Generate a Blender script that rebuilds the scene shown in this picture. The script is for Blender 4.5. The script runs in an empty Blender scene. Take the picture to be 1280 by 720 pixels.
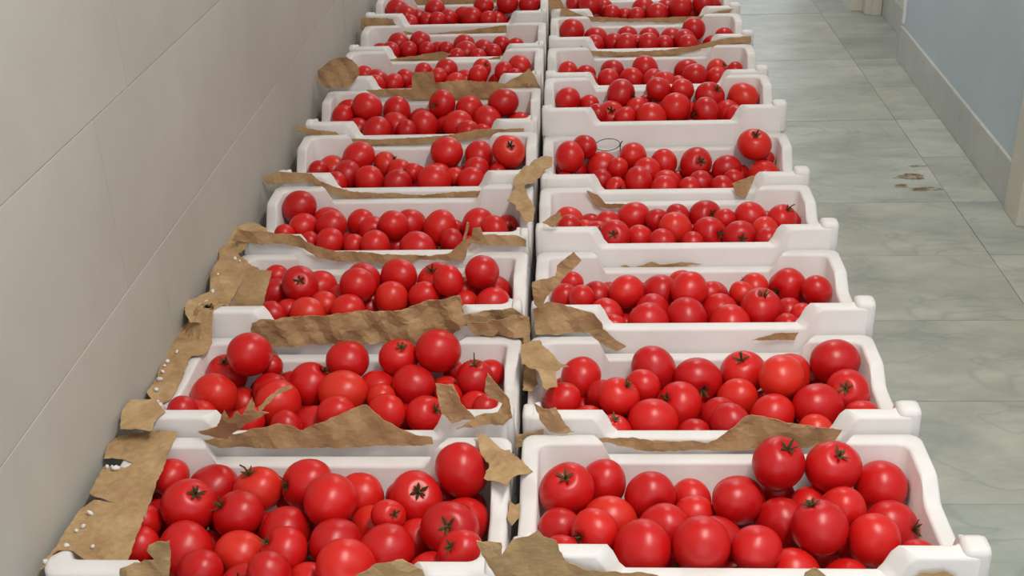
import bpy, bmesh, math, random
import numpy as np
from mathutils import Vector, Matrix
from mathutils.geometry import delaunay_2d_cdt

random.seed(7)
S = bpy.context.scene
COL = S.collection

# ------------------------------------------------------------------ camera, world, light, exposure
FPX = 1500.0                      # focal length in pixels of the 1280 px wide frame
CR = Vector((0.99824387, 0.04844424, -0.03409288))     # camera right
CU = Vector((0.00794647, 0.46081106, 0.88746269))      # camera up
CF = Vector((-0.05870283, 0.88617511, -0.45961685))    # camera forward
CP = Vector((0.0, 0.0, 1.47))
cd = bpy.data.cameras.new('camera')
cd.sensor_width = 36.0
cd.lens = 36.0 * FPX / 1280.0
cd.clip_start = 0.02
cam = bpy.data.objects.new('camera', cd)
cam.matrix_world = Matrix((
    (CR.x, CU.x, -CF.x, CP.x), (CR.y, CU.y, -CF.y, CP.y), (CR.z, CU.z, -CF.z, CP.z), (0, 0, 0, 1)))
COL.objects.link(cam)
S.camera = cam

w = bpy.data.worlds.new('corridor_ambient')
w.use_nodes = True
w.node_tree.nodes['Background'].inputs[0].default_value = (0.93, 0.96, 1.0, 1)
w.node_tree.nodes['Background'].inputs[1].default_value = 0.95
S.world = w

S.view_settings.view_transform = 'Standard'
S.view_settings.look = 'None'
S.view_settings.exposure = 0.63
S.view_settings.gamma = 1.0
S.view_settings.use_curve_mapping = False

LAMPS = [(0.55, 0.9), (0.55, 4.3)]         # ceiling tube fittings
CEIL = 2.75
LAMP_W = (26.0, 13.0)            # the farther tube is set weaker to keep the far end darker
for (lx, ly), watt in zip(LAMPS, LAMP_W):
    ld = bpy.data.lights.new('tube_light', 'AREA')
    ld.shape = 'RECTANGLE'; ld.size = 0.16; ld.size_y = 1.2
    ld.energy = watt; ld.color = (1.0, 0.965, 0.90)
    lo = bpy.data.objects.new('tube_light', ld)
    lo.location = (lx, ly, CEIL - 0.115)
    COL.objects.link(lo)


# ------------------------------------------------------------------ helpers
def ray(px, py):
    return CF + CR * ((px - 640) / FPX) - CU * ((py - 360) / FPX)

def on_z(px, py, z):
    d = ray(px, py); return CP + d * ((z - CP.z) / d.z)

def on_y(px, py, y):
    d = ray(px, py); return CP + d * (y / d.y)

def link(o, parent=None):
    COL.objects.link(o)
    if parent is not None:
        o.parent = parent
    return o

def obj(name, bm, mat, parent=None, smooth=False):
    me = bpy.data.meshes.new(name)
    bm.normal_update()
    bm.to_mesh(me); bm.free()
    if smooth:
        for p in me.polygons: p.use_smooth = True
    me.materials.append(mat)
    return link(bpy.data.objects.new(name, me), parent)

def tag(o, label=None, cat=None, group=None, kind=None):
    if label: o['label'] = label
    if cat: o['category'] = cat
    if group: o['group'] = group
    if kind: o['kind'] = kind
    return o

def empty(name, loc):
    o = bpy.data.objects.new(name, None)
    o.empty_display_size = 0.05
    o.location = loc
    return link(o)

def add_box(bm, a, b, bevel=0.0):
    r = bmesh.ops.create_cube(bm, size=1.0)
    vs = r['verts']
    for v in vs:
        v.co = Vector(((a[i] + b[i]) / 2 + v.co[i] * (b[i] - a[i]) for i in range(3)))
    if bevel:
        es = list({e for v in vs for e in v.link_edges})
        bmesh.ops.bevel(bm, geom=es, offset=bevel, segments=2, affect='EDGES', profile=0.6)

def box_bm(a, b, bevel=0.0):
    bm = bmesh.new(); add_box(bm, a, b, bevel); return bm

def add_tube(bm, pts, rad, n=6, taper=1.0):
    pts = [Vector(p) for p in pts]
    rings = []
    for i, p in enumerate(pts):
        t = (pts[min(i + 1, len(pts) - 1)] - pts[max(i - 1, 0)]).normalized()
        a = t.orthogonal().normalized(); b = t.cross(a)
        rr = rad * (1 + (taper - 1) * i / max(1, len(pts) - 1))
        rings.append([bm.verts.new(p + (a * math.cos(k * 2 * math.pi / n) + b * math.sin(k * 2 * math.pi / n)) * rr) for k in range(n)])
    # avoid twisting: align each ring to the one before
    for i in range(1, len(rings)):
        best = min(range(n), key=lambda s: sum((rings[i][(k + s) % n].co - rings[i - 1][k].co).length for k in range(n)))
        rings[i] = rings[i][best:] + rings[i][:best]
        if sum((rings[i][(-k) % n].co - rings[i - 1][k].co).length for k in range(n)) < sum((rings[i][k].co - rings[i - 1][k].co).length for k in range(n)):
            rings[i] = [rings[i][(-k) % n] for k in range(n)]
    for i in range(1, len(rings)):
        for k in range(n):
            bm.faces.new((rings[i - 1][k], rings[i - 1][(k + 1) % n], rings[i][(k + 1) % n], rings[i][k]))
    bm.faces.new(rings[0][::-1]); bm.faces.new(rings[-1])


# ------------------------------------------------------------------ materials
def srgb(r, g, b):
    f = lambda c: (c / 12.92 if c <= 0.04045 else ((c + 0.055) / 1.055) ** 2.4)
    return (f(r / 255), f(g / 255), f(b / 255), 1)

class Mat:
    def __init__(self, name, rough=0.6, spec=0.5):
        self.m = bpy.data.materials.new(name); self.m.use_nodes = True
        self.t = self.m.node_tree
        self.b = self.t.nodes['Principled BSDF']
        self.b.inputs['Roughness'].default_value = rough
        self.b.inputs['Specular IOR Level'].default_value = spec
    def n(self, kind, **kw):
        nd = self.t.nodes.new(kind)
        for k, v in kw.items():
            if k in nd.inputs: nd.inputs[k].default_value = v
            else: setattr(nd, k, v)
        return nd
    def l(self, a, b): self.t.links.new(a, b)
    def noise(self, scale, detail=4, rough=0.55, dist=0.0, coord='Object', stretch=None):
        tc = self.n('ShaderNodeTexCoord')
        src = tc.outputs[coord]
        if stretch:
            mp = self.n('ShaderNodeMapping'); mp.inputs['Scale'].default_value = stretch
            self.l(src, mp.inputs['Vector']); src = mp.outputs[0]
        nz = self.n('ShaderNodeTexNoise')
        nz.inputs['Scale'].default_value = scale; nz.inputs['Detail'].default_value = detail
        nz.inputs['Roughness'].default_value = rough; nz.inputs['Distortion'].default_value = dist
        self.l(src, nz.inputs['Vector'])
        return nz
    def ramp(self, fac, stops):
        r = self.n('ShaderNodeValToRGB')
        e = r.color_ramp.elements
        while len(e) < len(stops): e.new(0.5)
        for i, (p, c) in enumerate(stops):
            e[i].position = p; e[i].color = c
        self.l(fac, r.inputs[0])
        return r
    def mix(self, fac, a, b, mode='MIX'):
        mx = self.n('ShaderNodeMix'); mx.data_type = 'RGBA'; mx.blend_type = mode
        if isinstance(fac, (int, float)): mx.inputs[0].default_value = fac
        else: self.l(fac, mx.inputs[0])
        for i, v in ((6, a), (7, b)):
            if isinstance(v, tuple): mx.inputs[i].default_value = v
            else: self.l(v, mx.inputs[i])
        return mx.outputs[2]
    def bump(self, h, strength, dist=0.002):
        bp = self.n('ShaderNodeBump'); bp.inputs['Strength'].default_value = strength
        bp.inputs['Distance'].default_value = dist
        self.l(h, bp.inputs['Height']); self.l(bp.outputs[0], self.b.inputs['Normal'])
    def col(self, c):
        if isinstance(c, tuple): self.b.inputs['Base Color'].default_value = c
        else: self.l(c, self.b.inputs['Base Color'])

def mat_foam():
    m = Mat('white_polystyrene', 0.55, 0.35)
    nz = m.noise(60, 3); big = m.noise(7, 3)
    c = m.ramp(big.outputs[0], [(0.3, srgb(218, 213, 210)), (0.75, srgb(229, 225, 223))])
    m.col(c.outputs[0]); m.bump(nz.outputs[0], 0.25, 0.0015)
    m.b.inputs['Subsurface Weight'].default_value = 0.12
    m.b.inputs['Subsurface Radius'].default_value = (0.01, 0.01, 0.01)
    return m.m

def mat_kraft():
    m = Mat('brown_kraft_paper', 0.8, 0.2)
    a = m.noise(14, 5, 0.6, 0.4); f = m.noise(90, 4, 0.6, 0.0, 'Object', (1, 1, 4))
    c = m.ramp(a.outputs[0], [(0.28, srgb(150, 115, 78)), (0.5, srgb(173, 139, 98)), (0.75, srgb(193, 163, 121))])
    m.col(m.mix(0.25, c.outputs[0], m.ramp(f.outputs[0], [(0.3, srgb(140, 108, 74)), (0.7, srgb(205, 180, 142))]).outputs[0]))
    m.bump(f.outputs[0], 0.3, 0.001)
    return m.m

def mat_tomato():
    m = Mat('ripe_tomato_skin', 0.33, 0.45)
    oi = m.n('ShaderNodeObjectInfo')
    base = m.ramp(oi.outputs['Random'], [(0.0, srgb(184, 17, 20)), (0.4, srgb(200, 23, 22)), (0.8, srgb(208, 30, 25)), (1.0, srgb(212, 48, 30))])
    nz = m.noise(22, 3)
    k = m.ramp(nz.outputs[0], [(0.35, (1, 1, 1, 1)), (0.75, (1.0, 0.75, 0.75, 1))])
    m.col(m.mix(0.5, base.outputs[0], k.outputs[0], 'MULTIPLY'))
    m.b.inputs['Subsurface Weight'].default_value = 0.15
    m.b.inputs['Subsurface Radius'].default_value = (0.012, 0.003, 0.002)
    m.b.inputs['Subsurface Scale'].default_value = 0.5
    m.bump(m.noise(45, 2).outputs[0], 0.06, 0.002)
    return m.m

def mat_calyx():
    m = Mat('dry_green_calyx', 0.7, 0.2)
    oi = m.n('ShaderNodeObjectInfo')
    m.col(m.ramp(oi.outputs['Random'], [(0.0, srgb(48, 50, 24)), (0.6, srgb(68, 68, 34)), (1.0, srgb(92, 80, 46))]).outputs[0])
    return m.m

def mat_wall():
    m = Mat('grey_painted_block', 0.62, 0.3)
    a = m.noise(2.2, 5, 0.6); f = m.noise(28, 5, 0.65)
    c = m.ramp(a.outputs[0], [(0.3, srgb(172, 167, 158)), (0.7, srgb(186, 182, 174))])
    sp = m.ramp(m.noise(34, 4, 0.7, 0, 'Object').outputs[0], [(0.68, (0, 0, 0, 1)), (0.78, (1, 1, 1, 1))])
    d = m.mix(sp.outputs[0], c.outputs[0], srgb(160, 153, 143))
    m.col(d); m.bump(f.outputs[0], 0.22, 0.003)
    return m.m

def mat_mortar():
    m = Mat('painted_wall_joint', 0.8, 0.1)
    a = m.noise(12, 4)
    m.col(m.ramp(a.outputs[0], [(0.3, srgb(132, 127, 120)), (0.7, srgb(160, 155, 147))]).outputs[0])
    return m.m

def mat_marble():
    m = Mat('grey_green_marble', 0.33, 0.45)
    oi = m.n('ShaderNodeObjectInfo')
    tc = m.n('ShaderNodeTexCoord')
    off = m.n('ShaderNodeVectorMath'); off.operation = 'SCALE'; off.inputs['Scale'].default_value = 7.0
    cx = m.n('ShaderNodeCombineXYZ')
    m.l(oi.outputs['Random'], cx.inputs[0]); m.l(oi.outputs['Random'], cx.inputs[1])
    m.l(cx.outputs[0], off.inputs[0])
    add = m.n('ShaderNodeVectorMath'); add.operation = 'ADD'
    m.l(tc.outputs['Object'], add.inputs[0]); m.l(off.outputs[0], add.inputs[1])
    mp = m.n('ShaderNodeMapping'); mp.inputs['Scale'].default_value = (1.0, 2.0, 1); mp.inputs['Rotation'].default_value = (0, 0, 0.3)
    m.l(add.outputs[0], mp.inputs['Vector'])
    nz = m.n('ShaderNodeTexNoise'); nz.inputs['Scale'].default_value = 3.2; nz.inputs['Detail'].default_value = 7
    nz.inputs['Roughness'].default_value = 0.66; nz.inputs['Distortion'].default_value = 0.3
    m.l(mp.outputs[0], nz.inputs['Vector'])
    c = m.ramp(nz.outputs[0], [(0.3, srgb(146, 149, 144)), (0.5, srgb(168, 171, 164)), (0.72, srgb(190, 190, 181))])
    tint = m.ramp(oi.outputs['Random'], [(0.0, (0.80, 0.84, 0.83, 1)), (0.35, (0.95, 0.98, 0.96, 1)), (0.7, (1, 0.98, 0.93, 1)), (1.0, (1.1, 1.1, 1.09, 1))])
    c2 = m.mix(1.0, c.outputs[0], tint.outputs[0], 'MULTIPLY')
    # thin dark veins
    wv = m.n('ShaderNodeTexNoise'); wv.inputs['Scale'].default_value = 2.0; wv.inputs['Detail'].default_value = 3; wv.inputs['Distortion'].default_value = 1.2
    m.l(mp.outputs[0], wv.inputs['Vector'])
    vr = m.ramp(wv.outputs[0], [(0.485, (0, 0, 0, 1)), (0.5, (1, 1, 1, 1)), (0.515, (0, 0, 0, 1))])
    vm = m.n('ShaderNodeMath', operation='MULTIPLY'); vm.inputs[1].default_value = 0.35
    m.l(vr.outputs[0], vm.inputs[0])
    m.col(m.mix(vm.outputs[0], c2, srgb(128, 132, 128)))
    return m.m

def mat_plain(name, col, rough=0.6, var=0.06, scale=6, spec=0.3):
    m = Mat(name, rough, spec)
    a = m.noise(scale, 4)
    lo = tuple(c * (1 - var) for c in col[:3]) + (1,); hi = tuple(min(1, c * (1 + var)) for c in col[:3]) + (1,)
    m.col(m.ramp(a.outputs[0], [(0.3, lo), (0.7, hi)]).outputs[0])
    m.bump(m.noise(40, 3).outputs[0], 0.08, 0.002)
    return m.m

def mat_skirting():
    m = Mat('pale_painted_skirting', 0.5, 0.35)
    a = m.noise(3, 5, 0.65); s = m.noise(11, 5, 0.7)
    c = m.ramp(a.outputs[0], [(0.3, srgb(176, 178, 174)), (0.7, srgb(194, 196, 192))])
    st = m.ramp(s.outputs[0], [(0.6, (0, 0, 0, 1)), (0.75, (1, 1, 1, 1))])
    m.col(m.mix(st.outputs[0], c.outputs[0], srgb(160, 160, 146)))
    return m.m

M_FOAM, M_KRAFT, M_TOM, M_CAL = mat_foam(), mat_kraft(), mat_tomato(), mat_calyx()
M_WALL, M_JOINT, M_MARBLE, M_SKIRT = mat_wall(), mat_mortar(), mat_marble(), mat_skirting()
M_BLUE = mat_plain('pale_blue_grey_paint', srgb(182, 196, 204), 0.45, 0.05, 3)
M_CREAM = mat_plain('off_white_door_paint', srgb(206, 202, 190), 0.5, 0.06, 5)
M_GROUT = mat_plain('grey_grout', srgb(138, 141, 134), 0.8, 0.08, 12)
M_CEIL = mat_plain('white_ceiling_paint', srgb(222, 220, 214), 0.8, 0.02, 4)
M_WIRE = mat_plain('dark_wire', srgb(52, 52, 48), 0.5, 0.1, 20)
M_RUST = mat_plain('rust_brown_stain', srgb(150, 136, 104), 0.6, 0.2, 14)
m = Mat('tube_glow'); m.b.inputs['Emission Color'].default_value = (1, 0.97, 0.92, 1); m.b.inputs['Emission Strength'].default_value = 6.0
m.col((0.9, 0.9, 0.9, 1)); M_GLOW = m.m
M_HOUSING = mat_plain('white_lamp_housing', srgb(230, 230, 228), 0.4, 0.02, 4)

# ------------------------------------------------------------------ setting
XW = -0.72                        # face of the grey block wall
Y0, Y1 = -1.0, 7.2
TX, TY = 0.73, 0.366
bm = box_bm((XW - 0.25, Y0, -0.06), (2.0, Y1, -0.003))
floor = tag(obj('floor', bm, M_GROUT), 'grey marble tiled corridor floor', 'floor', kind='structure')
tile_bm = box_bm((-TX / 2 + 0.0008, -TY / 2 + 0.0008, -0.012), (TX / 2 - 0.0008, TY / 2 - 0.0008, 0.0), 0.0008)
tile0 = None
xs = [1.11 - TX / 2 + TX * i for i in range(-2, 2)]
ys = [1.91 - TY / 2 + TY * j for j in range(-7, 15)]
for yy in ys:
    for xx in xs:
        if tile0 is None:
            tile0 = obj('tile', tile_bm, M_MARBLE, floor); t = tile0
        else:
            t = link(bpy.data.objects.new('tile', tile0.data), floor)
        t.location = (xx, yy, random.uniform(-0.0006, 0.0004))

# rusty stain dried onto the tiles
bm = bmesh.new()
for (sx, sy, ra, rb) in [(1.035, 3.57, 0.055, 0.030), (1.06, 3.47, 0.06, 0.018), (0.99, 3.50, 0.03, 0.02), (1.075, 3.66, 0.03, 0.012)]:
    n = 18
    vs = []
    for k in range(n):
        a = 2 * math.pi * k / n; q = random.uniform(0.6, 1.1)
        vs.append(bm.verts.new((sx + ra * q * math.cos(a), sy + rb * q * math.sin(a), 0.0012)))
    f_ = bm.faces.new(vs)
    r_ = bmesh.ops.extrude_face_region(bm, geom=[f_])
    for v in r_['geom']:
        if isinstance(v, bmesh.types.BMVert): v.co.z = 0.0006
m = Mat('faint_rust_stain', 0.6, 0.2); nz = m.noise(24, 5, 0.7)
m.col(srgb(150, 112, 62))
rr = m.ramp(nz.outputs[0], [(0.38, (0, 0, 0, 1)), (0.7, (0.6, 0.6, 0.6, 1))]); m.l(rr.outputs[0], m.b.inputs['Alpha'])
obj('stain', bm, m.m, floor)

# left wall of painted blocks
wall = tag(obj('wall_left', box_bm((XW - 0.22, Y0, 0.0), (XW - 0.0014, Y1, CEIL)), M_JOINT), 'grey painted block wall beside the crates', 'wall', kind='structure')
CH, CL = 0.285, 0.90
heights = [0.0, 0.042] + [0.042 + CH * k for k in range(1, 10)] + [CEIL]
blk = {}
for i in range(len(heights) - 1):
    z0, z1 = heights[i], heights[i + 1]
    off = 1.66 if i % 2 else 1.83 - CL / 2 + 0.43
    y = off - CL * 4
    while y < Y1:
        a, b = max(y, Y0), min(y + CL, Y1)
        if b - a > 0.03:
            key = (round(b - a, 3), round(z1 - z0, 3))
            g = 0.0006
            if key not in blk:
                o = obj('block', box_bm((-0.02, g, g), (0.0, b - a - g, z1 - z0 - g), 0.0014), M_WALL, wall)
                blk[key] = o.data
            else:
                o = link(bpy.data.objects.new('block', blk[key]), wall)
            o.location = (XW + random.uniform(-0.0004, 0.0004), a, z0)
        y += CL

# right wall: slightly splayed, pale blue grey above a deep skirting; ends at an outer corner
ang = math.atan2(1.279 - 1.247, 4.82 - 3.31)
def rw(bm, s0, s1, d0, d1, z0, z1, bevel=0.0):
    """box along the right wall: s = distance along it from the door post, d = depth behind its face"""
    n0 = len(bm.verts)
    add_box(bm, (d0, s0, z0), (d1, s1, z1), bevel)
    bm.verts.ensure_lookup_table()
    Mx = Matrix.Translation((1.247, 3.31, 0)) @ Matrix.Rotation(-ang, 4, 'Z')
    for v in bm.verts[n0:]: v.co = Mx @ v.co
bm = bmesh.new(); rw(bm, 0.0, 1.51, 0.012, 0.32, 0.0, CEIL)
tag(obj('wall_right', bm, M_BLUE), 'pale blue grey corridor wall', 'wall', kind='structure')
bm = bmesh.new(); rw(bm, 0.0, 1.51, 0.0, 0.012, 0.0, 0.142, 0.003)
tag(obj('baseboard_right', bm, M_SKIRT), 'scuffed pale skirting board', 'baseboard', kind='structure')
bm = bmesh.new(); rw(bm, -0.12, 0.0, -0.008, 0.30, 0.0, CEIL, 0.004)
tag(obj('trim_1', bm, M_CREAM), 'off white door post at the near end of the blue wall', 'door post', kind='structure')
bm = bmesh.new(); rw(bm, 1.49, 1.515, 0.004, 0.04, 0.15, CEIL, 0.006)
tag(obj('trim_2', bm, M_HOUSING), 'white corner strip at the far end of the blue wall', 'trim', kind='structure')
# nearer wall past the door post, out of the photograph
bm = bmesh.new(); rw(bm, -4.3, -1.05, 0.012, 0.32, 0.0, CEIL)
tag(obj('wall_near_right', bm, M_BLUE), 'pale blue grey wall before the doorway', 'wall', kind='structure')
bm = bmesh.new(); rw(bm, -1.05, -0.12, 0.10, 0.15, 0.0, CEIL, 0.003)
tag(obj('door_1', bm, M_CREAM), 'off white door in the blue grey wall', 'door', kind='structure')
# recessed stretch beyond the corner
bm = box_bm((1.385, 4.83, 0.0), (1.7, 5.52, CEIL))
tag(obj('wall_recess', bm, M_CREAM), 'off white recessed wall beyond the corner', 'wall', kind='structure')
bm = box_bm((1.372, 4.83, 0.0), (1.385, 5.52, 0.12), 0.003)
tag(obj('baseboard_recess', bm, M_SKIRT), 'pale skirting in the recess', 'baseboard', kind='structure')
bm = box_bm((1.30, 5.52, 0.0), (1.46, 5.62, CEIL), 0.004)
add_box(bm, (1.325, 5.508, 0.0), (1.37, 5.521, CEIL), 0.003)
tag(obj('trim_3', bm, M_CREAM), 'cream door post beyond the recess', 'door post', kind='structure')
bm = box_bm((1.25, 5.6, 0.0), (1.7, Y1, CEIL))
tag(obj('wall_far_right', bm, M_CREAM), 'off white wall at the far end of the corridor', 'wall', kind='structure')
bm = box_bm((XW - 0.22, Y0, CEIL), (2.0, Y1, CEIL + 0.1))
tag(obj('ceiling', bm, M_CEIL), 'white corridor ceiling', 'ceiling', kind='structure')
for (lx, ly) in LAMPS:
    lr = tag(empty('ceiling_lamp', (lx, ly, CEIL)), 'white fluorescent tube fitting on the corridor ceiling', 'lamp', 'ceiling lamps')
    obj('housing', box_bm((-0.09, -0.64, -0.06), (0.09, 0.64, 0.0), 0.006), M_HOUSING, lr)
    bm = bmesh.new(); add_tube(bm, [(0, -0.6, -0.082), (0, 0.6, -0.082)], 0.014, 12)
    obj('tube', bm, M_GLOW, lr, True)

# ------------------------------------------------------------------ crates
CW, CD, CHT = 0.59, 0.314, 0.165
FC, FN, BC, BN = 0.155, 0.117, 0.119, 0.084      # rim heights above the crate's base
ZB = 0.320
WALLT = 0.026

def rim_height(x, y, hx, hy, high=False, tall=False):
    """height of the rim at a point on the outer rectangle"""
    BC_, BN_ = (0.140, 0.108) if tall else (BC, BN)     # some trays have a taller back wall
    sm = lambda t: max(0.0, min(1.0, t))
    if y < -hy + 0.024:           # front
        l, r_ = x + hx, hx - x
        t = min(sm((l - 0.108) / 0.018), sm((r_ - 0.092) / 0.018))
        front = FC + (FN - FC) * t
    if y > hy - 0.024:            # back
        l, r_ = x + hx, hx - x
        t = min(sm((l - 0.105) / 0.016), sm((r_ - 0.10) / 0.016))
        back = BC_ + (BN_ - BC_) * t
    if -hy + 0.024 <= y <= hy - 0.024 or abs(x) > hx - 0.022:
        fy = y + hy
        SN = 0.118 if (high and x < 0) else 0.092
        if fy < 0.052: side = FC + (SN - FC) * sm((fy - 0.028) / 0.024)
        else:
            side = SN + (BC_ - SN) * sm((fy - 0.185) / 0.035)
    if abs(x) > hx - 0.022: return side
    if y < 0: return front
    return back

def crate_mesh(low=False, high=False, tall=False):
    hx, hy = CW / 2, CD / 2
    rc = 0.018
    pts = []
    def line(p, q, n):
        for i in range(n):
            t = i / n; pts.append((p[0] + (q[0] - p[0]) * t, p[1] + (q[1] - p[1]) * t))
    def arc(cx, cy, a0, n=4):
        for i in range(n):
            a = a0 + (math.pi / 2) * i / n
            pts.append((cx + rc * math.cos(a), cy + rc * math.sin(a)))
    line((-hx + rc, -hy), (hx - rc, -hy), 64); arc(hx - rc, -hy + rc, -math.pi / 2)
    line((hx, -hy + rc), (hx, hy - rc), 36); arc(hx - rc, hy - rc, 0)
    line((hx - rc, hy), (-hx + rc, hy), 64); arc(-hx + rc, hy - rc, math.pi / 2)
    line((-hx, hy - rc), (-hx, -hy + rc), 36); arc(-hx + rc, -hy + rc, math.pi)
    bm = bmesh.new()
    def inset(p, d):
        return (p[0] * (hx - d) / hx, p[1] * (hy - d) / hy)
    rings = []
    e = 0.005
    spec = [('z', 0.004, 0.0), ('z', 0.0, 0.006), ('h', 0.0, -e), ('h', 0.0015, -0.0015), ('h', e, 0), ('h', WALLT - e, 0), ('h', WALLT - 0.0015, -0.0015), ('h', WALLT, -e), ('z', WALLT + 0.006, 0.026), ('z', WALLT + 0.012, 0.020)]
    spec[0] = ('z', 0.008, 0.0)
    for kind, d, z in spec:
        ring = []
        for p in pts:
            q = inset(p, d)
            h = rim_height(p[0], p[1], hx, hy, high, tall)
            if low: h = min(h, 0.10)
            ring.append(bm.verts.new((q[0], q[1], z if kind == 'z' else h + z)))
        rings.append(ring)
    n = len(pts)
    for a, b in zip(rings[:-1], rings[1:]):
        for k in range(n):
            bm.faces.new((a[k], a[(k + 1) % n], b[(k + 1) % n], b[k]))
    bm.faces.new(rings[0][::-1]); bm.faces.new(rings[-1])
    bm.normal_update()
    me = bpy.data.meshes.new('tray')
    bm.to_mesh(me); bm.free()
    for p in me.polygons: p.use_smooth = True
    me.materials.append(M_FOAM)
    if hasattr(me, 'set_sharp_from_angle'): me.set_sharp_from_angle(angle=math.radians(48))
    return me

TRAY, TRAY_LOW, TRAY_HIGH, TRAY_TALL = crate_mesh(), crate_mesh(True), crate_mesh(False, True), crate_mesh(False, False, True)
def knob_mesh():
    bm = bmesh.new(); add_box(bm, (-0.026, -0.016, 0.085), (0.009, 0.020, FC + 0.009), 0.0095)
    me = bpy.data.meshes.new('corner_post'); bm.to_mesh(me); bm.free()
    for p in me.polygons: p.use_smooth = True
    me.materials.append(M_FOAM); return me
KNOB = knob_mesh()

FR = lambda k: 1.195 + 0.322 * k      # distance of a row's front face
# (column, row, dx, dz, label, short phrase used by the tomatoes)
CR_DEF = {
 'R1': (0.203, 0, 0.002, 'white foam crate by the aisle with broad torn kraft patch on inner front corner', 'broad kraft patch aisle crate'),
 'R2': (0.203, 1, -0.013, 'white foam crate by the aisle with a long kraft hump on its front rim', 'long kraft hump aisle crate'),
 'R3': (0.205, 2, -0.004, 'white foam crate by the aisle with creased kraft wrap and an upright paper stub', 'upright paper stub aisle crate'),
 'R4': (0.203, 3, 0.000, 'bare white foam crate by the aisle with one thin paper tear on its front', 'aisle crate before wire loop crate'),
 'R5': (0.203, 4, -0.018, 'white foam crate by the aisle with a dark wire loop at its back wall', 'wire loop aisle crate'),
 'R6': (0.199, 5, 0.028, 'clean white foam crate by the aisle directly behind the wire loop crate', 'aisle crate behind wire loop crate'),
 'R7': (0.200, 6, 0.017, 'clean white foam crate by the aisle, second behind the wire loop crate', 'second aisle crate behind wire loop'),
 'R8': (0.202, 7, 0.024, 'white foam crate by the aisle with a kraft strip poking past its outer corner', ''),
 'R9': (0.202, 8, 0.024, 'white foam crate by the aisle behind the one with the poking kraft strip', ''),
 'R10': (0.202, 9, 0.024, 'white foam crate by the aisle, last of its column', ''),
 'L1': (-0.397, 0, 0.002, 'white foam crate by the wall with wide kraft strip covering its whole wall side rim', 'wide side strip wall crate'),
 'L2': (-0.397, 1, -0.012, 'white foam crate by the wall with a spiky torn tuft and pointed kraft peak', 'spiky kraft tuft wall crate'),
 'L3': (-0.397, 2, -0.002, 'white foam crate by the wall with pleated kraft along its whole front', 'pleated kraft front wall crate'),
 'L4': (-0.397, 3, -0.010, 'white foam crate by the wall with a wavy kraft edge and little upright tear', 'wavy kraft edge wall crate'),
 'L5': (-0.397, 4, -0.006, 'white foam crate by the wall with a twisted kraft ribbon at its aisle side corner', 'twisted kraft ribbon wall crate'),
 'L6': (-0.397, 5, 0.002, 'white foam crate by the wall between twisted ribbon crate and rolled flap crate', 'wall crate before rolled flap crate'),
 'L7': (-0.397, 6, 0.018, 'white foam crate by the wall with a rolled kraft flap standing at its wall corner', 'rolled kraft flap wall crate'),
 'L8': (-0.397, 7, 0.008, 'white foam crate by the wall directly behind the one with the rolled flap', ''),
 'L9': (-0.397, 8, 0.022, 'white foam crate by the wall, second behind the rolled flap crate', ''),
 'L10': (-0.397, 9, 0.022, 'white foam crate by the wall, last of its column', ''),
}
CRATE = {}
SHIFT = {'L1': (-0.050, 1.13), 'R1': (-0.012, 1.03)}    # a little nearer and deeper than the others
for key, (cx, row, dz, label, short) in CR_DEF.items():
    wide = 0.58 / CW if key[0] == 'L' else 1.0
    base = ZB + dz
    root = tag(empty('tomato_crate', (cx, FR(row) + CD / 2, base)), label, 'crate', 'foam crates on top of the stacks')
    df, deep = SHIFT.get(key, (0.0, 1.0))
    root.location.y = FR(row) + df + CD * deep / 2
    tr = link(bpy.data.objects.new('tray', TRAY_HIGH if key in ('L1', 'L2', 'L3') else (TRAY_TALL if row >= 4 or key == 'L4' else TRAY)), root); tr.scale = (wide, deep, 1)
    for sx in ((1,) if key in ('L1', 'L2', 'L3') else (-1, 1)):
        kb = link(bpy.data.objects.new('corner_post', KNOB), root)
        kb.scale = (sx * (1 if key[0] == 'R' and sx == 1 else 0.55), 1, 1 if sx == 1 and key[0] == 'R' else 0.97)
        kb.location = (sx * (CW / 2 * wide - 0.004), -CD * deep / 2 + 0.018, 0)
    CRATE[key] = dict(root=root, cx=cx, hw=CW / 2 * wide, f=FR(row) + df, b=FR(row) + df + CD * deep, z=base, short=short, row=row)
    side = 'aisle' if key[0] == 'R' else 'wall'
    for lev in (0, 1):
        lo = link(bpy.data.objects.new('lower_crate', TRAY_LOW))
        lo.location = (cx, root.location.y, lev * base / 2)
        lo.scale = (wide, deep, (base / 2 - 0.0015) / 0.10)
        tag(lo, 'white foam crate underneath the tomato crates of the %s column' % side, 'crate', 'lower crates of the %s column' % side)

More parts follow.
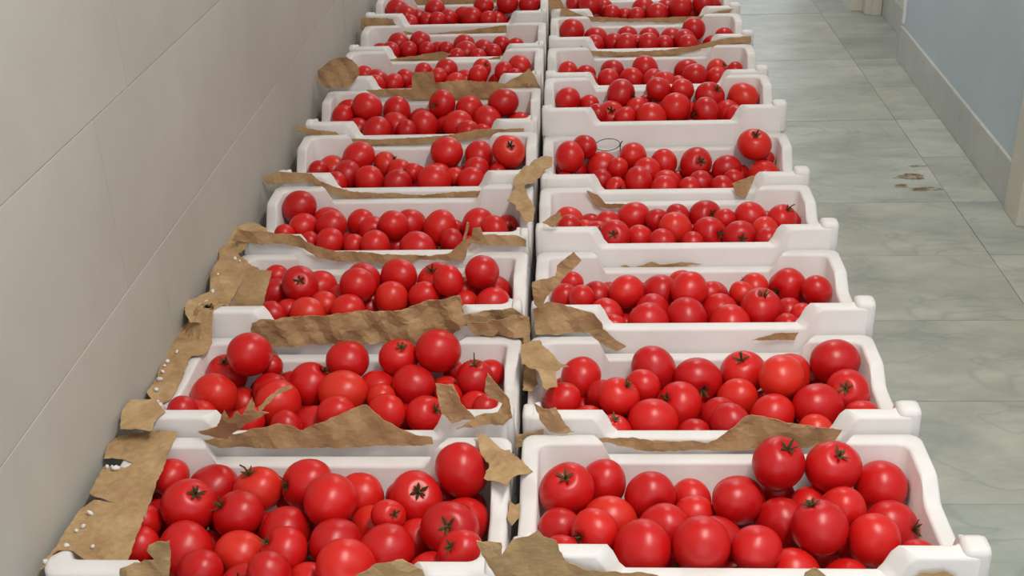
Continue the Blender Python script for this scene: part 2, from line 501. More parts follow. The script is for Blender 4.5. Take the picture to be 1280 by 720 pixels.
# ------------------------------------------------------------------ kraft paper
from mathutils.bvhtree import BVHTree
bpy.context.view_layer.update()
def tree_of(objs):
    V_, F_ = [], []
    for o in objs:
        n0 = len(V_); mw = o.matrix_world
        V_ += [mw @ v.co for v in o.data.vertices]
        F_ += [[n0 + i for i in p.vertices] for p in o.data.polygons]
    return BVHTree.FromPolygons(V_, F_)
for c in CRATE.values():
    c['tree'] = tree_of([o for o in c['root'].children])
RIMS = tree_of([o for c in CRATE.values() for o in c['root'].children])
def top_of(tree, x, y, down=0.35):
    h = tree.ray_cast(Vector((x, y, 0.9)), Vector((0, 0, -1)), 0.9 - down)
    return h[0].z if h[0] is not None else None
def paper(key, plane, poly, amp=0.004, shift=0.0, lean=0.0, name='kraft_paper', inside=False):
    """a torn sheet of kraft paper. plane 'F' = on the crate's front face, a number = lying at that height"""
    c = CRATE[key]
    pts = []
    for (px, py) in poly:
        if plane == 'F':
            v = on_y(px, py, c['f'] - 0.006 + shift)
            pts.append((v.x, v.z))
        else:
            v = on_z(px, py, plane); pts.append((v.x, v.y))
    # torn outline: subdivide and jitter the edges
    rnd = random.Random(ord(key[0]) * 7919 + int(key[1:]) * 1009 + int(poly[0][0]) * 31 + int(poly[0][1]))
    out = []
    for i in range(len(pts)):
        a, b = pts[i], pts[(i + 1) % len(pts)]
        L = math.hypot(b[0] - a[0], b[1] - a[1])
        n = max(1, int(L / 0.006))
        for k in range(n):
            t = k / n
            j = 0.0 if k == 0 else 0.0011
            out.append(Vector((a[0] + (b[0] - a[0]) * t + rnd.uniform(-j, j), a[1] + (b[1] - a[1]) * t + rnd.uniform(-j, j))))
    x0 = min(p.x for p in out); x1 = max(p.x for p in out); y0 = min(p.y for p in out); y1 = max(p.y for p in out)
    st = max(0.005, min(0.009, (x1 - x0) / 10))
    vs = list(out)
    yy = y0
    while yy < y1:
        xx = x0
        while xx < x1:
            vs.append(Vector((xx + rnd.uniform(-.3, .3) * st, yy + rnd.uniform(-.3, .3) * st)))
            xx += st
        yy += st
    res = delaunay_2d_cdt(vs, [], [list(range(len(out)))], 1, 1e-6)
    ph = [rnd.uniform(0, 6.28) for _ in range(6)]
    bm = bmesh.new(); bv = []
    for q in res[0]:
        u, v = q.x, q.y
        d = amp * (0.5 * math.sin(55 * u + 30 * v + ph[0]) + 0.35 * math.sin(90 * v - 40 * u + ph[1]) + 0.3 * math.sin(140 * u + 75 * v + ph[2])) + rnd.uniform(-.18, .18) * amp
        if plane == 'F':
            dy = d - abs(amp) * 0.6 - lean * (v - y0)
            bv.append(bm.verts.new((u, c['f'] - 0.006 + shift + dy, v)))
        else:
            bv.append(bm.verts.new((u, v, plane + d + abs(amp) * 0.5)))
    for f_ in res[2]:
        try: bm.faces.new([bv[i] for i in f_])
        except ValueError: pass
    if plane == 'F':              # below the rim of the crate in front the sheet runs down the gap between the two
        prev = CRATE.get(key[0] + str(int(key[1:]) - 1))
        if prev and not inside:
            for q in bv:
                if q.co.y > prev['b'] - 0.045 and q.co.y < c['f'] + 0.001:
                    tz = max(top_of(prev['tree'], q.co.x, yy_) or 0 for yy_ in (prev['b'] - 0.004, prev['b'] - 0.013, prev['b'] - 0.022))
                    if q.co.z < tz + 0.003:
                        q.co.y = min(max(q.co.y, prev['b'] + 0.0016), c['f'] - 0.0014)
    else:                         # a lying sheet is held up by whatever rim is under it
        fixed = []
        for q in bv:
            hs = [top_of(RIMS, q.co.x + ox, q.co.y + oy, 0.39) for ox in (-0.003, 0.003) for oy in (-0.003, 0.003)]
            hs = [h for h in hs if h is not None]
            if hs and q.co.z < max(hs) + 0.0022: q.co.z = max(hs) + 0.0022
        for _ in range(12):
            for e_ in bm.edges:
                a_, b_ = e_.verts
                L_ = math.hypot(a_.co.x - b_.co.x, a_.co.y - b_.co.y) * 1.3
                if a_.co.z < b_.co.z - L_: a_.co.z = b_.co.z - L_
                elif b_.co.z < a_.co.z - L_: b_.co.z = a_.co.z - L_
    loose = [v for v in bm.verts if not v.link_faces]
    bmesh.ops.delete(bm, geom=loose, context='VERTS')
    bmesh.ops.recalc_face_normals(bm, faces=bm.faces[:])
    bmesh.ops.solidify(bm, geom=bm.faces[:], thickness=0.0009)
    o = obj(name, bm, M_KRAFT, c['root'])
    R0 = c['root'].location
    for v in o.data.vertices: v.co -= R0
    return o

paper('L1', 0.4425, [(148, 543), (222, 541), (213, 565), (190, 620), (171, 672), (157, 712), (120, 714), (50, 716), (72, 680), (100, 636), (118, 628), (148, 630), (118, 624), (112, 618), (130, 586), (156, 586), (166, 579), (152, 574), (130, 574), (134, 560)], 0.0035)
paper('L1', 'F', [(150, 726), (152, 706), (193, 699), (184, 688), (186, 681), (214, 671), (213, 700), (214, 726)], 0.006)
paper('L1', 'F', [(430, 735), (446, 716), (470, 702), (503, 698), (528, 712), (534, 735)], 0.004)
paper('L1', 'F', [(596, 673), (627, 675), (630, 720), (622, 722), (611, 705)], 0.004)
paper('L1', 0.447, [(595, 545), (603, 547), (626, 561), (637, 560), (650, 575), (666, 587), (652, 592), (640, 600), (634, 611), (622, 606), (614, 604), (605, 600), (612, 586), (600, 567)], 0.006)
paper('R1', 0.4155, [(636, 632), (650, 630), (649, 648), (640, 658), (634, 650)], 0.001)
paper('R1', 'F', [(628, 690), (640, 675), (660, 669), (673, 662), (679, 669), (695, 673), (699, 687), (707, 700), (736, 709), (764, 713), (782, 715), (823, 718), (823, 745), (628, 745)], 0.003)
paper('R1', 'F', [(1000, 735), (1006, 714), (1018, 709), (1030, 718), (1042, 735)], 0.003)
paper('R1', 'F', [(1130, 735), (1150, 716), (1180, 713), (1198, 720), (1196, 735)], 0.003)
# second row by the wall
paper('L2', 0.431, [(220, 410), (233, 406), (273, 406), (284, 385), (268, 420), (262, 435), (257, 443), (239, 447), (236, 456), (226, 478), (214, 498), (200, 506), (190, 500), (184, 493), (199, 464), (212, 430)], 0.004)
paper('L2', 0.464, [(150, 537), (152, 515), (165, 502), (195, 500), (207, 516), (192, 530), (190, 539)], 0.003)
paper('L2', 'F', [(250, 534), (274, 527), (287, 498), (293, 511), (303, 499), (307, 507), (322, 482), (325, 501), (340, 507), (324, 513), (311, 521), (291, 540), (283, 548), (268, 546), (256, 544)], 0.006, -0.012, 0.35)
paper('L2', 'F', [(322, 509), (345, 491), (362, 486), (364, 489), (346, 496), (326, 513)], 0.002, 0.0, -0.3)
paper('L2', 'F', [(252, 549), (299, 540), (320, 533), (342, 529), (360, 531), (377, 538), (400, 527), (430, 515), (458, 505), (478, 521), (505, 537), (540, 545), (542, 553), (440, 558), (340, 559), (275, 558)], 0.004)
paper('L2', 'F', [(544, 480), (567, 479), (575, 494), (577, 503), (595, 521), (565, 529), (552, 515), (548, 501)], 0.005)
paper('L2', 'F', [(610, 463), (637, 496), (641, 519), (630, 529), (575, 531), (595, 519), (622, 513), (628, 503), (612, 496), (606, 488)], 0.006)
# third row by the wall
paper('L3', 'F', [(316, 402), (326, 397), (405, 393), (458, 387), (510, 384), (529, 376), (553, 372), (575, 367), (577, 373), (580, 390), (641, 384), (656, 392), (660, 412), (620, 407), (580, 405), (563, 420), (520, 424), (480, 428), (400, 429), (332, 432), (312, 426)], 0.007)
paper('L3', 'F', [(306, 345), (337, 345), (331, 370), (327, 388), (300, 391), (286, 388)], 0.002, 0.055, -0.3)
paper('L3', 0.458, [(290, 305), (300, 320), (330, 344), (306, 345), (285, 388), (262, 402), (238, 405), (232, 395), (232, 378), (262, 366), (263, 345), (272, 330), (275, 310)], 0.005)
paper('L3', 'F', [(306, 426), (332, 426), (347, 441), (356, 470), (346, 480), (336, 455), (322, 437)], 0.002, -0.040, inside=True)
paper('L3', 'F', [(583, 402), (612, 398), (640, 392), (662, 396), (664, 432), (650, 440), (632, 432), (610, 427), (590, 416)], 0.009, -0.008)
paper('L4', 'F', [(290, 300), (298, 286), (330, 288), (345, 292), (375, 293), (382, 300), (398, 308), (425, 313), (470, 316), (540, 319), (563, 315), (571, 308), (579, 300), (584, 276), (587, 278), (582, 300), (590, 296), (591, 284), (601, 282), (604, 292), (646, 294), (658, 299), (658, 309), (642, 306), (587, 304), (581, 324), (536, 324), (470, 328), (430, 326), (400, 321), (380, 311), (355, 303), (320, 304)], 0.004)
paper('L4', 0.448, [(262, 322), (276, 307), (290, 290), (312, 277), (333, 285), (338, 296), (318, 304), (300, 318)], 0.004)
paper('L5', 'F', [(328, 222), (345, 214), (390, 216), (400, 225), (415, 232), (440, 239), (520, 243), (600, 238), (598, 249), (560, 246), (520, 250), (480, 246), (440, 249), (410, 241), (395, 231), (385, 227), (335, 230)], 0.003)
paper('L5', 0.462, [(676, 197), (691, 197), (690, 208), (673, 223), (656, 237), (660, 246), (669, 261), (666, 275), (659, 284), (649, 268), (644, 257), (633, 249), (644, 237), (642, 228), (658, 210)], 0.006)
paper('L6', 'F', [(370, 155), (385, 160), (420, 165), (430, 173), (475, 174), (560, 169), (600, 161), (655, 160), (655, 165), (610, 171), (560, 177), (500, 180), (440, 183), (425, 176), (372, 164)], 0.003)
paper('L7', 'F', [(458, 112), (515, 110), (515, 91), (542, 89), (544, 103), (580, 100), (620, 102), (630, 105), (648, 95), (662, 85), (668, 93), (676, 110), (628, 114), (624, 125), (575, 129), (531, 125), (487, 119), (462, 120)], 0.005)
paper('L7', 'F', [(398, 87), (414, 74), (434, 70), (447, 81), (450, 92), (439, 107), (409, 109), (397, 102)], 0.009, -0.010)
paper('L8', 'F', [(475, 76), (500, 72), (553, 64), (564, 67), (544, 83), (515, 80), (493, 84), (480, 82)], 0.004)
paper('L8', 'F', [(602, 75), (627, 69), (624, 79), (598, 81)], 0.003)
paper('L9', 'F', [(451, 22), (491, 23), (498, 38), (531, 43), (580, 38), (633, 31), (634, 45), (600, 47), (562, 50), (513, 47), (492, 37), (451, 37)], 0.004)
paper('L10', 'F', [(505, -6), (600, -6), (660, -6), (655, 0), (591, 4), (544, 8), (513, 9)], 0.003)
# aisle column
paper('R2', 'F', [(667, 502), (680, 508), (695, 507), (705, 525), (718, 541), (687, 538), (677, 525)], 0.005, -0.006)
paper('R2', 'F', [(645, 543), (680, 537), (676, 552), (645, 558)], 0.003)
paper('R2', 'F', [(735, 549), (790, 546), (830, 549), (885, 553), (905, 541), (929, 522), (939, 517), (977, 525), (1041, 535), (1053, 538), (1041, 555), (985, 559), (943, 560), (840, 563), (800, 561)], 0.004)
paper('R2', 0.446, [(652, 432), (675, 425), (687, 440), (698, 450), (711, 457), (695, 467), (697, 487), (682, 490), (676, 478), (670, 467), (652, 457)], 0.006)
paper('R2', 0.412, [(655, 458), (668, 466), (672, 480), (664, 492), (654, 490)], 0.003)
paper('R3', 'F', [(667, 384), (684, 376), (722, 385), (743, 389), (753, 403), (753, 414), (710, 416), (670, 415)], 0.006)
paper('R3', 'F', [(735, 413), (755, 411), (770, 425), (783, 432), (770, 437), (750, 430), (742, 422)], 0.004, -0.004)
paper('R3', 'F', [(665, 351), (694, 344), (696, 333), (717, 314), (727, 325), (708, 344), (684, 368), (676, 386), (668, 378)], 0.005, -0.010)
paper('R3', 'F', [(940, 424), (968, 416), (998, 415), (993, 425)], 0.002)
paper('R4', 'F', [(775, 333), (783, 331), (792, 335), (805, 331), (814, 327), (825, 330), (852, 327), (878, 330), (836, 334), (799, 338)], 0.002)
paper('R4', 'F', [(677, 278), (700, 264), (703, 272), (691, 284)], 0.003)
paper('R5', 'F', [(733, 238), (747, 243), (757, 254), (790, 255), (789, 259), (760, 260), (745, 257)], 0.0015, -0.037, inside=True)
paper('R5', 'F', [(915, 229), (945, 218), (937, 236), (931, 247), (920, 243)], 0.003)
paper('R8', 'F', [(725, 57), (737, 63), (778, 65), (833, 62), (868, 57), (886, 52), (910, 47), (939, 45), (939, 53), (888, 58), (844, 69), (778, 71), (737, 69)], 0.003)
paper('R9', 'F', [(702, 8), (730, 20), (789, 23), (877, 20), (905, 12), (918, 10), (905, 20), (883, 25), (846, 28), (789, 27), (732, 27), (700, 18)], 0.003)
paper('R9', 'F', [(684, -4), (700, -4), (706, 10), (688, 12)], 0.003)

# crumbs of foam broken off along the wall side rims
crumb = None
bpy.context.view_layer.update()
for key, zz, lst in [('L1', 0.455, [(109, 634), (100, 651), (92, 657), (73, 682), (54, 699), (85, 697), (112, 676), (131, 579), (137, 579), (142, 580)]),
                     ('L2', 0.445, [(203, 451), (196, 466), (192, 480), (187, 495), (218, 434), (200, 458), (206, 444)]),
                     ('L3', 0.483, [(269, 334), (290, 311), (296, 313), (247, 371), (255, 368), (262, 352)])]:
    under = tree_of([q for q in CRATE[key]['root'].children if q.name.split('.')[0] != 'foam_crumb'])
    for (px, py) in lst:
        if crumb is None:
            bm = bmesh.new(); bmesh.ops.create_icosphere(bm, subdivisions=1, radius=0.0042)
            for v in bm.verts: v.co *= random.uniform(0.7, 1.25)
            crumb = obj('foam_crumb', bm, M_FOAM, CRATE[key]['root'], True); o = crumb
        else:
            o = link(bpy.data.objects.new('foam_crumb', crumb.data), CRATE[key]['root'])
        p = on_z(px + 2, py, zz)
        for step in range(12):
            hz = top_of(under, p.x, p.y, 0.40)
            if hz is not None: p.z = hz + 0.0022; break
            p.x += 0.003
        o.location = p - CRATE[key]['root'].location
        sc = random.uniform(0.6, 1.3); o.scale = (sc * random.uniform(0.8, 1.6), sc, sc * 0.8)
        o.rotation_euler = (random.random() * 3, random.random() * 3, random.random() * 3)

# ------------------------------------------------------------------ tomatoes
# crop origin x, y, scale, then x, y, radius and optionally the calyx position, all in crop pixels
TOM = {
'R1': [(640, 560, 4.5, [(235,235,140,228,165),(490,190,122,400,195),(765,285,130,815,350),(570,390,135),(1045,280,115,940,310),(230,430,105),(450,490,118,365,525),(720,580,155),(880,450,130),(1030,385,100),(310,590,100),(530,660,115),(960,690,125,930,660),(1165,505,140),(1060,590,150)]),
       (880, 540, 4.0, [(365,185,128,410,98),(640,200,130,670,130),(910,250,148),(170,290,115),(180,400,110),(400,420,135),(520,335,90),(705,395,108),(550,520,150,490,395),(950,450,135,1080,435),(830,570,120),(270,600,110),(430,655,138),(150,720,110),(770,705,120),(1060,615,90)])],
'L1': [(160, 560, 4.5, [(240,160,95),(465,230,130),(340,340,160,400,270),(725,240,125,690,135),(1005,200,140,875,180),(650,380,130,540,290),(900,430,130),(320,560,150),(110,400,95),(80,540,95),(660,590,130),(900,590,125,765,480),(450,690,115),(620,730,120,600,690),(760,720,110)]),
       (380, 550, 4.235, [(140,360,132),(290,290,112),(600,310,135,622,270),(835,180,140),(860,370,122,840,305),(345,420,110),(450,425,80,482,420),(165,540,130),(420,570,130),(570,510,105),(760,500,150,742,482),(850,600,105,800,570),(210,680,145),(700,640,115),(25,710,105)])],
'R2': [(660, 420, 5.14, [(345,265,120),(230,420,105),(110,410,85),(380,500,105),(480,370,100),(590,400,118,650,320),(800,200,145),(770,320,108),(1070,270,142,1110,340),(970,430,135,880,395),(790,540,162),(510,610,112,530,520),(1080,645,112,965,665),(70,550,80),(340,620,80)]),
       (860, 410, 4.8, [(330,270,138,315,175),(590,240,122),(885,205,150),(285,420,112),(180,510,112),(620,320,125),(780,440,158),(970,360,120,950,340),(515,520,122),(1040,530,106,905,510),(240,570,106),(770,600,95)])],
'L2': [(190, 410, 5.14, [(625,215,130),(375,300,120,370,215),(345,470,135),(230,530,112),(120,565,92),(560,400,96),(750,380,102),(840,500,145),(990,360,148,1130,240),(1010,570,130),(870,620,95),(640,590,90)]),
       (400, 410, 5.14, [(200,230,120),(130,410,140),(370,320,132),(480,230,110,500,165),(620,340,120),(745,185,130),(980,330,112,985,235),(1100,265,85),(470,520,112),(630,540,116,700,515),(980,460,95),(1075,490,70),(80,540,105),(800,340,90,800,330),(400,450,90),(880,410,80)])],
'R3': [(680, 325, 6.4, [(220,190,85),(180,290,110),(290,290,95),(450,280,112,385,225),(700,280,125),(960,240,145),(1050,170,110),(1180,280,132),(500,430,122),(560,520,100),(830,390,130),(850,510,150),(1130,460,158)]),
       (860, 325, 6.4, [(240,370,148),(190,275,90),(360,530,165),(540,210,112,450,170),(420,275,88),(580,400,165,600,270),(790,210,140,710,255),(780,390,112),(1010,230,112),(930,440,102,1010,360),(790,535,105)])],
'L3': [(310, 310, 6.74, [(240,235,90),(230,370,122),(440,350,138,440,315),(600,300,138),(950,260,130),(930,350,135),(820,355,105),(640,470,108),(510,540,130),(210,540,112),(340,480,88),(850,480,128)]),
       (470, 310, 6.74, [(210,240,140),(140,390,132),(540,270,155,500,165),(380,385,112),(640,300,115),(770,310,95),(900,220,130),(1020,270,150),(1000,460,130),(770,430,90,800,490)])],
'R4': [(680, 240, 7.11, [(240,240,112),(240,310,100),(540,275,100),(490,350,98,490,320),(620,380,128,605,360),(820,220,130),(1190,200,98),(1190,320,138),(1000,250,98,1045,240),(850,390,112),(1050,440,112),(380,315,75)]),
       (840, 240, 7.11, [(300,200,130,365,180),(470,215,85),(690,230,138),(960,250,120,1010,160),(1080,240,90),(350,370,148,430,355),(600,390,130,625,410),(840,330,120),(820,420,112),(180,440,85)])],
'L4': [(320, 235, 7.11, [(290,230,130),(420,310,115),(580,240,138),(650,330,120),(660,450,112),(490,475,90),(930,290,118),(1050,330,120,1040,350),(1190,350,118),(1070,500,120),(190,400,85),(860,500,80),(1250,480,95)]),
       (480, 235, 7.11, [(230,320,132),(500,350,140),(840,310,138),(980,345,110),(1130,335,95,1160,350),(280,510,138),(600,450,100)])],
'R5': [(680, 160, 8.0, [(220,270,132),(400,230,110),(260,380,138,280,345),(580,350,148),(720,400,100),(560,520,115),(740,570,95,785,575),(930,290,122),(1000,400,130),(930,520,130),(1200,330,122),(1200,510,125)]),
       (820, 160, 8.0, [(400,350,165,455,320),(710,400,130),(1000,220,165,1010,105),(1050,390,150),(450,540,115),(330,600,105),(660,580,112),(780,500,90),(1090,485,85),(90,600,125)])],
'L5': [(360, 160, 8.0, [(680,290,150),(460,390,148),(600,450,130),(810,520,140),(480,550,108),(240,400,95),(980,360,115,1090,290),(1120,430,122),(1110,540,130),(1260,440,90)]),
       (500, 160, 8.0, [(450,260,155),(360,430,140),(360,520,148),(800,270,132),(730,400,122),(700,510,122),(1110,240,148,1130,180),(1070,340,138,1020,350),(1225,300,75),(560,470,85)])],
'R6': [(680, 70, 4.571, [(130,245,66),(240,270,54),(440,230,86,520,240),(390,320,76,390,290),(310,330,55),(520,290,62),(610,340,82),(690,220,62),(770,200,58),(740,300,76),(820,280,62),(680,270,50),(950,240,74,990,200),(940,310,70,880,330),(1030,300,70),(1130,235,80),(1090,325,55),(480,345,55)])],
'R7': [(680, 70, 4.571, [(130,85,52),(240,95,48),(390,80,60),(370,135,60),(500,125,65),(570,75,70),(610,130,54),(280,140,46),(700,145,57),(820,85,65),(870,120,65),(1000,75,56,1040,45),(960,120,56),(1080,78,42),(770,145,42)])],
'L6': [(380, 90, 4.267, [(200,225,60),(100,245,56),(335,190,70),(330,235,74,310,245),(280,295,60),(390,310,76),(490,215,82),(490,275,70,445,280),(640,240,58),(640,285,70),(745,210,66,705,215),(730,245,54),(890,200,70),(820,280,78),(970,240,70),(1070,200,78),(1140,240,62,1085,245),(940,310,54),(890,315,54),(1190,255,46),(560,300,50)])],
'L7': [(420, 0, 4.74, [(150,445,52),(240,470,66),(330,490,54),(410,460,52),(520,420,48),(665,415,60),(620,445,48),(770,450,60),(830,440,52),(880,415,52,905,395),(950,430,56),(1085,390,60),(1000,435,50),(700,475,54),(240,505,60),(1040,445,46)])],
'R8': [(680, 0, 4.571, [(155,175,66),(310,220,68),(290,250,52),(390,240,56),(480,205,56),(470,245,56),(610,215,56),(590,245,56),(720,215,60),(680,250,50),(800,220,56),(820,245,52),(870,180,60),(950,200,52),(1020,200,48),(540,240,46)])],
'L8': [(420, 0, 4.74, [(220,295,52),(320,295,52),(380,260,60),(420,285,50),(505,255,56),(580,275,46),(650,285,44),(760,265,60),(780,310,66),(870,290,56),(980,265,50),(1060,270,46),(720,330,46),(930,300,46),(530,290,46),(840,330,46)])],
'R9': [(680, 0, 4.571, [(180,10,46),(270,20,58),(330,35,48),(400,75,46),(570,50,60),(640,75,58),(700,40,58),(780,35,60),(890,20,62),(860,50,54),(950,15,46),(460,80,46),(540,85,46)])],
'L9': [(420, 0, 4.74, [(315,55,60),(430,100,62),(500,80,58),(560,70,55),(430,130,50),(540,120,50),(670,95,52),(740,90,52),(820,90,60),(870,45,55),(960,90,58),(1010,40,58),(1150,20,56),(600,110,46),(900,110,46)])],
}
HEAP_ROWS = (7, 8)       # the farthest rows: past three hundred, joined into one heap

def tomato_mesh(seed):
    rnd = random.Random(seed)
    bm = bmesh.new()
    bmesh.ops.create_uvsphere(bm, u_segments=28, v_segments=18, radius=1.0)
    nl = rnd.choice([5, 6, 7, 8]); amp = [0.0, 0.012, 0.025, 0.05, 0.035, 0.0][seed % 6]
    ob = rnd.uniform(0.92, 0.98); ph = rnd.uniform(0, 6.28)
    ex = rnd.uniform(0.96, 1.04)
    for v in bm.verts:
        x, y, z = v.co
        th = math.atan2(y, x); rho = math.hypot(x, y)
        lobe = 1 + amp * (abs(math.cos(nl * th / 2 + ph)) - 0.6) * (0.35 + 0.65 * max(0.0, z)) * min(1, rho * 1.6)
        wob = 1 + 0.018 * math.sin(2 * th + ph * 2) + 0.012 * math.sin(3 * th + z * 2)
        dimple = 0.17 * math.exp(-(rho / 0.30) ** 2) if z > 0 else 0.03 * math.exp(-(rho / 0.25) ** 2) * -1
        zz = z * ob * (1.0 - (0.06 if z < 0 else 0.0) * abs(z))
        v.co = Vector((x * lobe * wob * ex, y * lobe * wob / ex, zz - dimple * (1 if z > 0 else -1)))
    me = bpy.data.meshes.new('tomato'); bm.to_mesh(me); bm.free()
    for p in me.polygons: p.use_smooth = True
    me.materials.append(M_TOM)
    return me
TMESH = [tomato_mesh(i) for i in range(8)]

def calyx_mesh(seed, stem):
    rnd = random.Random(seed * 17 + 3)
    bm = bmesh.new(); z0 = 0.76
    ns = rnd.choice([5, 6])
    for k in range(ns):
        a = 2 * math.pi * k / ns + rnd.uniform(-.25, .25); L = rnd.uniform(0.26, 0.46); curl = rnd.uniform(-0.02, 0.20)
        prev = None
        d = Vector((math.cos(a), math.sin(a), 0)); s = Vector((-math.sin(a), math.cos(a), 0))
        up = Vector((0, 0, 1))
        rows = []
        for i in range(5):
            t = i / 4
            wd = 0.085 * (1 - t) ** 0.7 * (0.6 + 1.2 * t) + 0.008
            c = d * (0.05 + L * t) + up * (z0 + 0.03 + 0.15 * math.sin(min(1, t * 1.2) * 1.7) * 0.8 + curl * t * t)
            rows.append([bm.verts.new(c - s * wd), bm.verts.new(c + up * 0.02), bm.verts.new(c + s * wd), bm.verts.new(c - up * 0.022)])
        for p, q in zip(rows[:-1], rows[1:]):
            for j in range(4): bm.faces.new((p[j], p[(j + 1) % 4], q[(j + 1) % 4], q[j]))
        bm.faces.new(rows[0][::-1]); bm.faces.new(rows[-1])
    bmesh.ops.recalc_face_normals(bm, faces=bm.faces[:])
    me = bpy.data.meshes.new('calyx'); bm.to_mesh(me); bm.free()
    me.materials.append(M_CAL)
    sl = stem
    bm = bmesh.new()
    add_tube(bm, [(0, 0, z0 - 0.02), (0.01, 0, z0 + 0.12), (0.04 * sl * 3, 0.02, z0 + 0.12 + sl * 0.6), (0.14 * sl * 3, 0.03, z0 + 0.12 + sl)], 0.06, 6, 0.6)
    bmesh.ops.recalc_face_normals(bm, faces=bm.faces[:])
    ms = bpy.data.meshes.new('stem'); bm.to_mesh(ms); bm.free()
    ms.materials.append(M_CAL)
    return me, ms
CMESH = [calyx_mesh(i, 0.10 + 0.05 * (i % 3)) for i in range(5)]
CLONG = [calyx_mesh(20 + i, 0.55) for i in range(2)]
LONG_STEM = {('L2', 592), ('L1', 313), ('R4', 982), ('R2', 925)}

def wall_inset(c, z):
    """thickness of the tray wall at a height: the inside leans a little"""
    return 0.0268 + 0.0065 * np.clip((0.112 - (z - c['z'])) / 0.085, 0, 1)

def keep_inside(c, P, R):
    w_ = wall_inset(c, P[:, 2])
    P[:, 0] = np.clip(P[:, 0], c['cx'] - c['hw'] + w_ + R, c['cx'] + c['hw'] - w_ - R)
    P[:, 1] = np.clip(P[:, 1], c['f'] + w_ + R, c['b'] - w_ - R)
    P[:, 2] = np.maximum(P[:, 2], c['z'] + 0.0205 + R)

def settle(c, P, R, D):
    """let the tomatoes of a crate push each other apart, sliding mostly along their line of sight"""
    T = P.copy()
    C = np.array(CP)
    for it in range(520):
        dif = P[:, None, :] - P[None, :, :]
        dist = np.sqrt((dif ** 2).sum(-1)) + 1e-9
        mn = (0.94 if it < 200 else 0.995) * (R[:, None] + R[None, :])
        ov = np.clip(mn - dist, 0, None); np.fill_diagonal(ov, 0)
        P += 0.32 * ((dif / dist[..., None]) * ov[..., None]).sum(1)
        k = 0.10 if it < 160 else (0.02 if it < 260 else (0.004 if it < 360 else 0.0))
        if k:
            along = ((P - C) * D).sum(-1, keepdims=True)
            P += k * (C + D * along - P) + k * 0.2 * (T - P)
        keep_inside(c, P, R)
    return P

def fill_below(c, P, R, zmax, least=0.0175, most=0.0305):
    """tomatoes that lie beneath the visible ones: each as large as the space left for it"""
    h = 0.0065
    X, Y, Z = np.meshgrid(np.arange(c['cx'] - c['hw'] + 0.045, c['cx'] + c['hw'] - 0.044, h),
                          np.arange(c['f'] + 0.045, c['b'] - 0.044, h), np.arange(c['z'] + 0.038, zmax, h), indexing='ij')
    G = np.stack([X.ravel(), Y.ravel(), Z.ravel()], 1)
    w_ = wall_inset(c, G[:, 2])
    cl = np.minimum.reduce([G[:, 0] - (c['cx'] - c['hw']) - w_, c['cx'] + c['hw'] - w_ - G[:, 0], G[:, 1] - c['f'] - w_, c['b'] - w_ - G[:, 1], G[:, 2] - c['z'] - 0.0205])
    for p, r_ in zip(P, R):
        cl = np.minimum(cl, np.sqrt(((G - p) ** 2).sum(1)) - r_)
    if len(P):                    # only places with a visible tomato over them (or no higher than the lower layer)
        d2 = np.sqrt((G[:, None, 0] - P[None, :, 0]) ** 2 + (G[:, None, 1] - P[None, :, 1]) ** 2)
        over = ((d2 < R[None, :] * 1.15) & (P[None, :, 2] > G[:, None, 2] + 0.008)).any(1)
        cl = np.where(over | (G[:, 2] < c['z'] + 0.056), cl, -1)
    out = []
    while True:
        sc = np.minimum(cl, most) - 0.10 * (G[:, 2] - c['z'])
        sc = np.where(cl >= least, sc, -9)
        k = int(sc.argmax())
        if sc[k] < -8: break
        r_ = min(float(cl[k]), most)
        out.append((G[k].copy(), r_))
        cl = np.minimum(cl, np.sqrt(((G - G[k]) ** 2).sum(1)) - r_)
    return out

def drop(c, P, R, low):
    """lower every tomato, from the bottom up, until it rests on the floor of the tray or on another one"""
    LP = np.array([q[0] for q in low]).reshape(-1, 3); LR = np.array([q[1] for q in low])
    for rnd_ in range(3):
        for i in np.argsort(P[:, 2]):
            A = np.concatenate([np.delete(P, i, 0), LP]); B = np.concatenate([np.delete(R, i), LR])
            h2 = ((A[:, :2] - P[i, :2]) ** 2).sum(1); s_ = (B + R[i]) * 0.975
            m_ = (h2 < s_ ** 2) & (A[:, 2] < P[i, 2])
            rest = c['z'] + 0.0205 + R[i]
            if m_.any(): rest = max(rest, float((A[m_, 2] + np.sqrt(s_[m_] ** 2 - h2[m_])).max()))
            if rest < P[i, 2]: P[i, 2] = rest
    return P

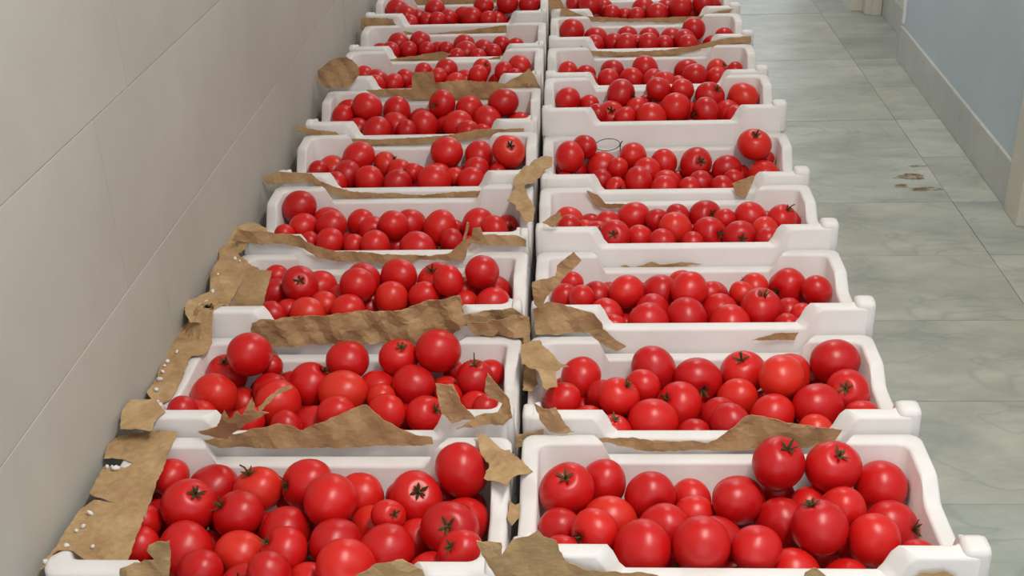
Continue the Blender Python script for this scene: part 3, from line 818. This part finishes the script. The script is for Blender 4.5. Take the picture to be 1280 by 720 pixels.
rt = random.Random(11)
heap = []                                       # (centre, radius) of tomatoes joined into the heap
tcount = 0
for key, crops in TOM.items():
    c = CRATE[key]
    items = []
    for (ox, oy, sc, lst) in crops:
        for q in lst:
            e = [ox + q[0] / sc, oy + q[1] / sc, q[2] / sc]
            if len(q) > 3: e += [ox + q[3] / sc, oy + q[4] / sc]
            items.append(e)
    P = []; R = []; D = []
    zpl = c['z'] + 0.088
    for e in items:
        d = ray(e[0], e[1]); p = on_z(e[0], e[1], zpl)
        r_ = min(0.0395, max(0.0235, 1.12 * e[2] * p.y / d.y / FPX))
        lo, hi = c['f'] + 0.026 + r_, c['b'] - 0.027 - r_
        if p.y > hi: p = on_y(e[0], e[1], hi)
        if p.y < lo: p = on_y(e[0], e[1], lo)
        P.append(p); R.append(r_); D.append(d.normalized())
    P = np.array([list(p) for p in P]); R = np.array(R); D = np.array([list(d) for d in D])
    P = settle(c, P, R, D)
    low = fill_below(c, P, R, c['z'] + 0.095)
    P = drop(c, P, R, low)
    heap += [(Vector(q), r2) for q, r2 in low]
    c['tops'] = (P, R)
    if c['row'] in HEAP_ROWS:
        heap += [(Vector(p), r_) for p, r_ in zip(P, R)]
        continue
    for i, e in enumerate(items):
        p = Vector(P[i]); r_ = float(R[i])
        has = len(e) > 3
        view = (p - CP).normalized()
        rv = view.cross(Vector((0, 0, 1))).normalized(); uv = rv.cross(view).normalized()
        if has:
            a, b = (e[3] - e[0]) / e[2], -(e[4] - e[1]) / e[2]
            l = math.hypot(a, b)
            if l > 0.92: a, b, l = a * 0.92 / l, b * 0.92 / l, 0.92
            ax = rv * a + uv * b - view * math.sqrt(1 - l * l)
        else:
            while True:
                ax = Vector((rt.gauss(0, 1), rt.gauss(0, 1), rt.gauss(0, 1))).normalized()
                if ax.dot(view) > 0.25 and ax.z < 0.5: break
        o = link(bpy.data.objects.new('tomato', TMESH[(tcount * 5 + rt.randrange(3)) % 8]))
        rot = ax.to_track_quat('Z', 'Y').to_matrix() @ Matrix.Rotation(rt.uniform(0, 6.28), 3, 'Z')
        o.matrix_world = Matrix.Translation(p) @ rot.to_4x4() @ Matrix.Scale(r_ * 1.012, 4)
        tcount += 1
        if has:
            long_ = any(k0 == key and abs(e[3] - kx) < 6 for (k0, kx) in LONG_STEM)
            cm = CLONG[tcount % 2] if long_ else CMESH[tcount % 5]
            ca = link(bpy.data.objects.new('calyx', cm[0]), o); ca.scale = (0.78, 0.78, 1.0)
            link(bpy.data.objects.new('stem', cm[1]), ca)
        fy = (p.y - c['f']) / (c['b'] - c['f']); fx = (p.x - c['cx']) / c['hw']
        zone = 'at back wall' if fy > 0.62 else ('at front rim' if fy < 0.36 else 'in middle')
        end = 'wall end' if fx < -0.36 else ('aisle end' if fx > 0.36 else 'centre')
        lab = '%s %s, %s of %s' % ('red tomato with calyx' if has else 'plain red tomato', zone, end, c['short'])
        grp = 'tomatoes, ' + lab
        tag(o, lab, 'tomato', grp)

# tomatoes beneath the top layer and in the farthest rows: one heap of real tomatoes
for key, c in CRATE.items():
    if key not in TOM:            # the last crates, just beyond the photograph
        heap += [(Vector(q), r2) for q, r2 in fill_below(c, np.zeros((0, 3)), np.zeros(0), c['z'] + 0.10, 0.024, 0.031)]
base_v = {}
V, Fc = [], []
srcs = []
for s_ in range(3):
    bm = bmesh.new(); bmesh.ops.create_uvsphere(bm, u_segments=16, v_segments=10, radius=1.0)
    for v in bm.verts:
        rho = math.hypot(v.co.x, v.co.y)
        v.co.z = v.co.z * 0.97 - (0.15 * math.exp(-(rho / 0.3) ** 2) if v.co.z > 0 else 0)
    srcs.append(([v.co.copy() for v in bm.verts], [[v.index for v in f_.verts] for f_ in bm.faces])); bm.free()
for (p, r_) in heap:
    vs, fs = srcs[rt.randrange(3)]
    rot = Matrix.Rotation(rt.uniform(0, 6.28), 3, 'Z') @ Matrix.Rotation(math.pi + rt.uniform(-.9, .9), 3, 'X')
    n0 = len(V)
    V += [tuple(p + rot @ (v * r_)) for v in vs]
    Fc += [[n0 + k for k in f_] for f_ in fs]
me = bpy.data.meshes.new('tomato_heap'); me.from_pydata(V, [], Fc)
for p in me.polygons: p.use_smooth = True
me.materials.append(M_TOM)
tag(link(bpy.data.objects.new('tomato_heap', me)), 'red tomatoes filling the farthest crates and lying beneath the top layers', 'tomatoes', kind='stuff')

# ------------------------------------------------------------------ dark wire loop in the fifth aisle crate
c = CRATE['R5']
bm = bmesh.new()
yb = c['b'] - 0.040
add_tube(bm, [on_y(759.5 + 15.5 * math.cos(a * 0.2618), 181 + 7.5 * math.sin(a * 0.2618) - 3 * math.cos(a * 0.2618) * 0.4, yb) for a in range(0, 25)], 0.0010, 6)
add_tube(bm, [on_y(x, y, yb - 0.0015) for (x, y) in [(778, 176), (775.5, 180), (775, 190), (776, 203)]], 0.0013, 6)
o = obj('wire_loop', bm, M_WIRE, None, True)
tag(o, 'thin dark bent wire loop standing among tomatoes against a crate back wall', 'wire')
print('tomatoes', tcount, 'heap', len(heap))
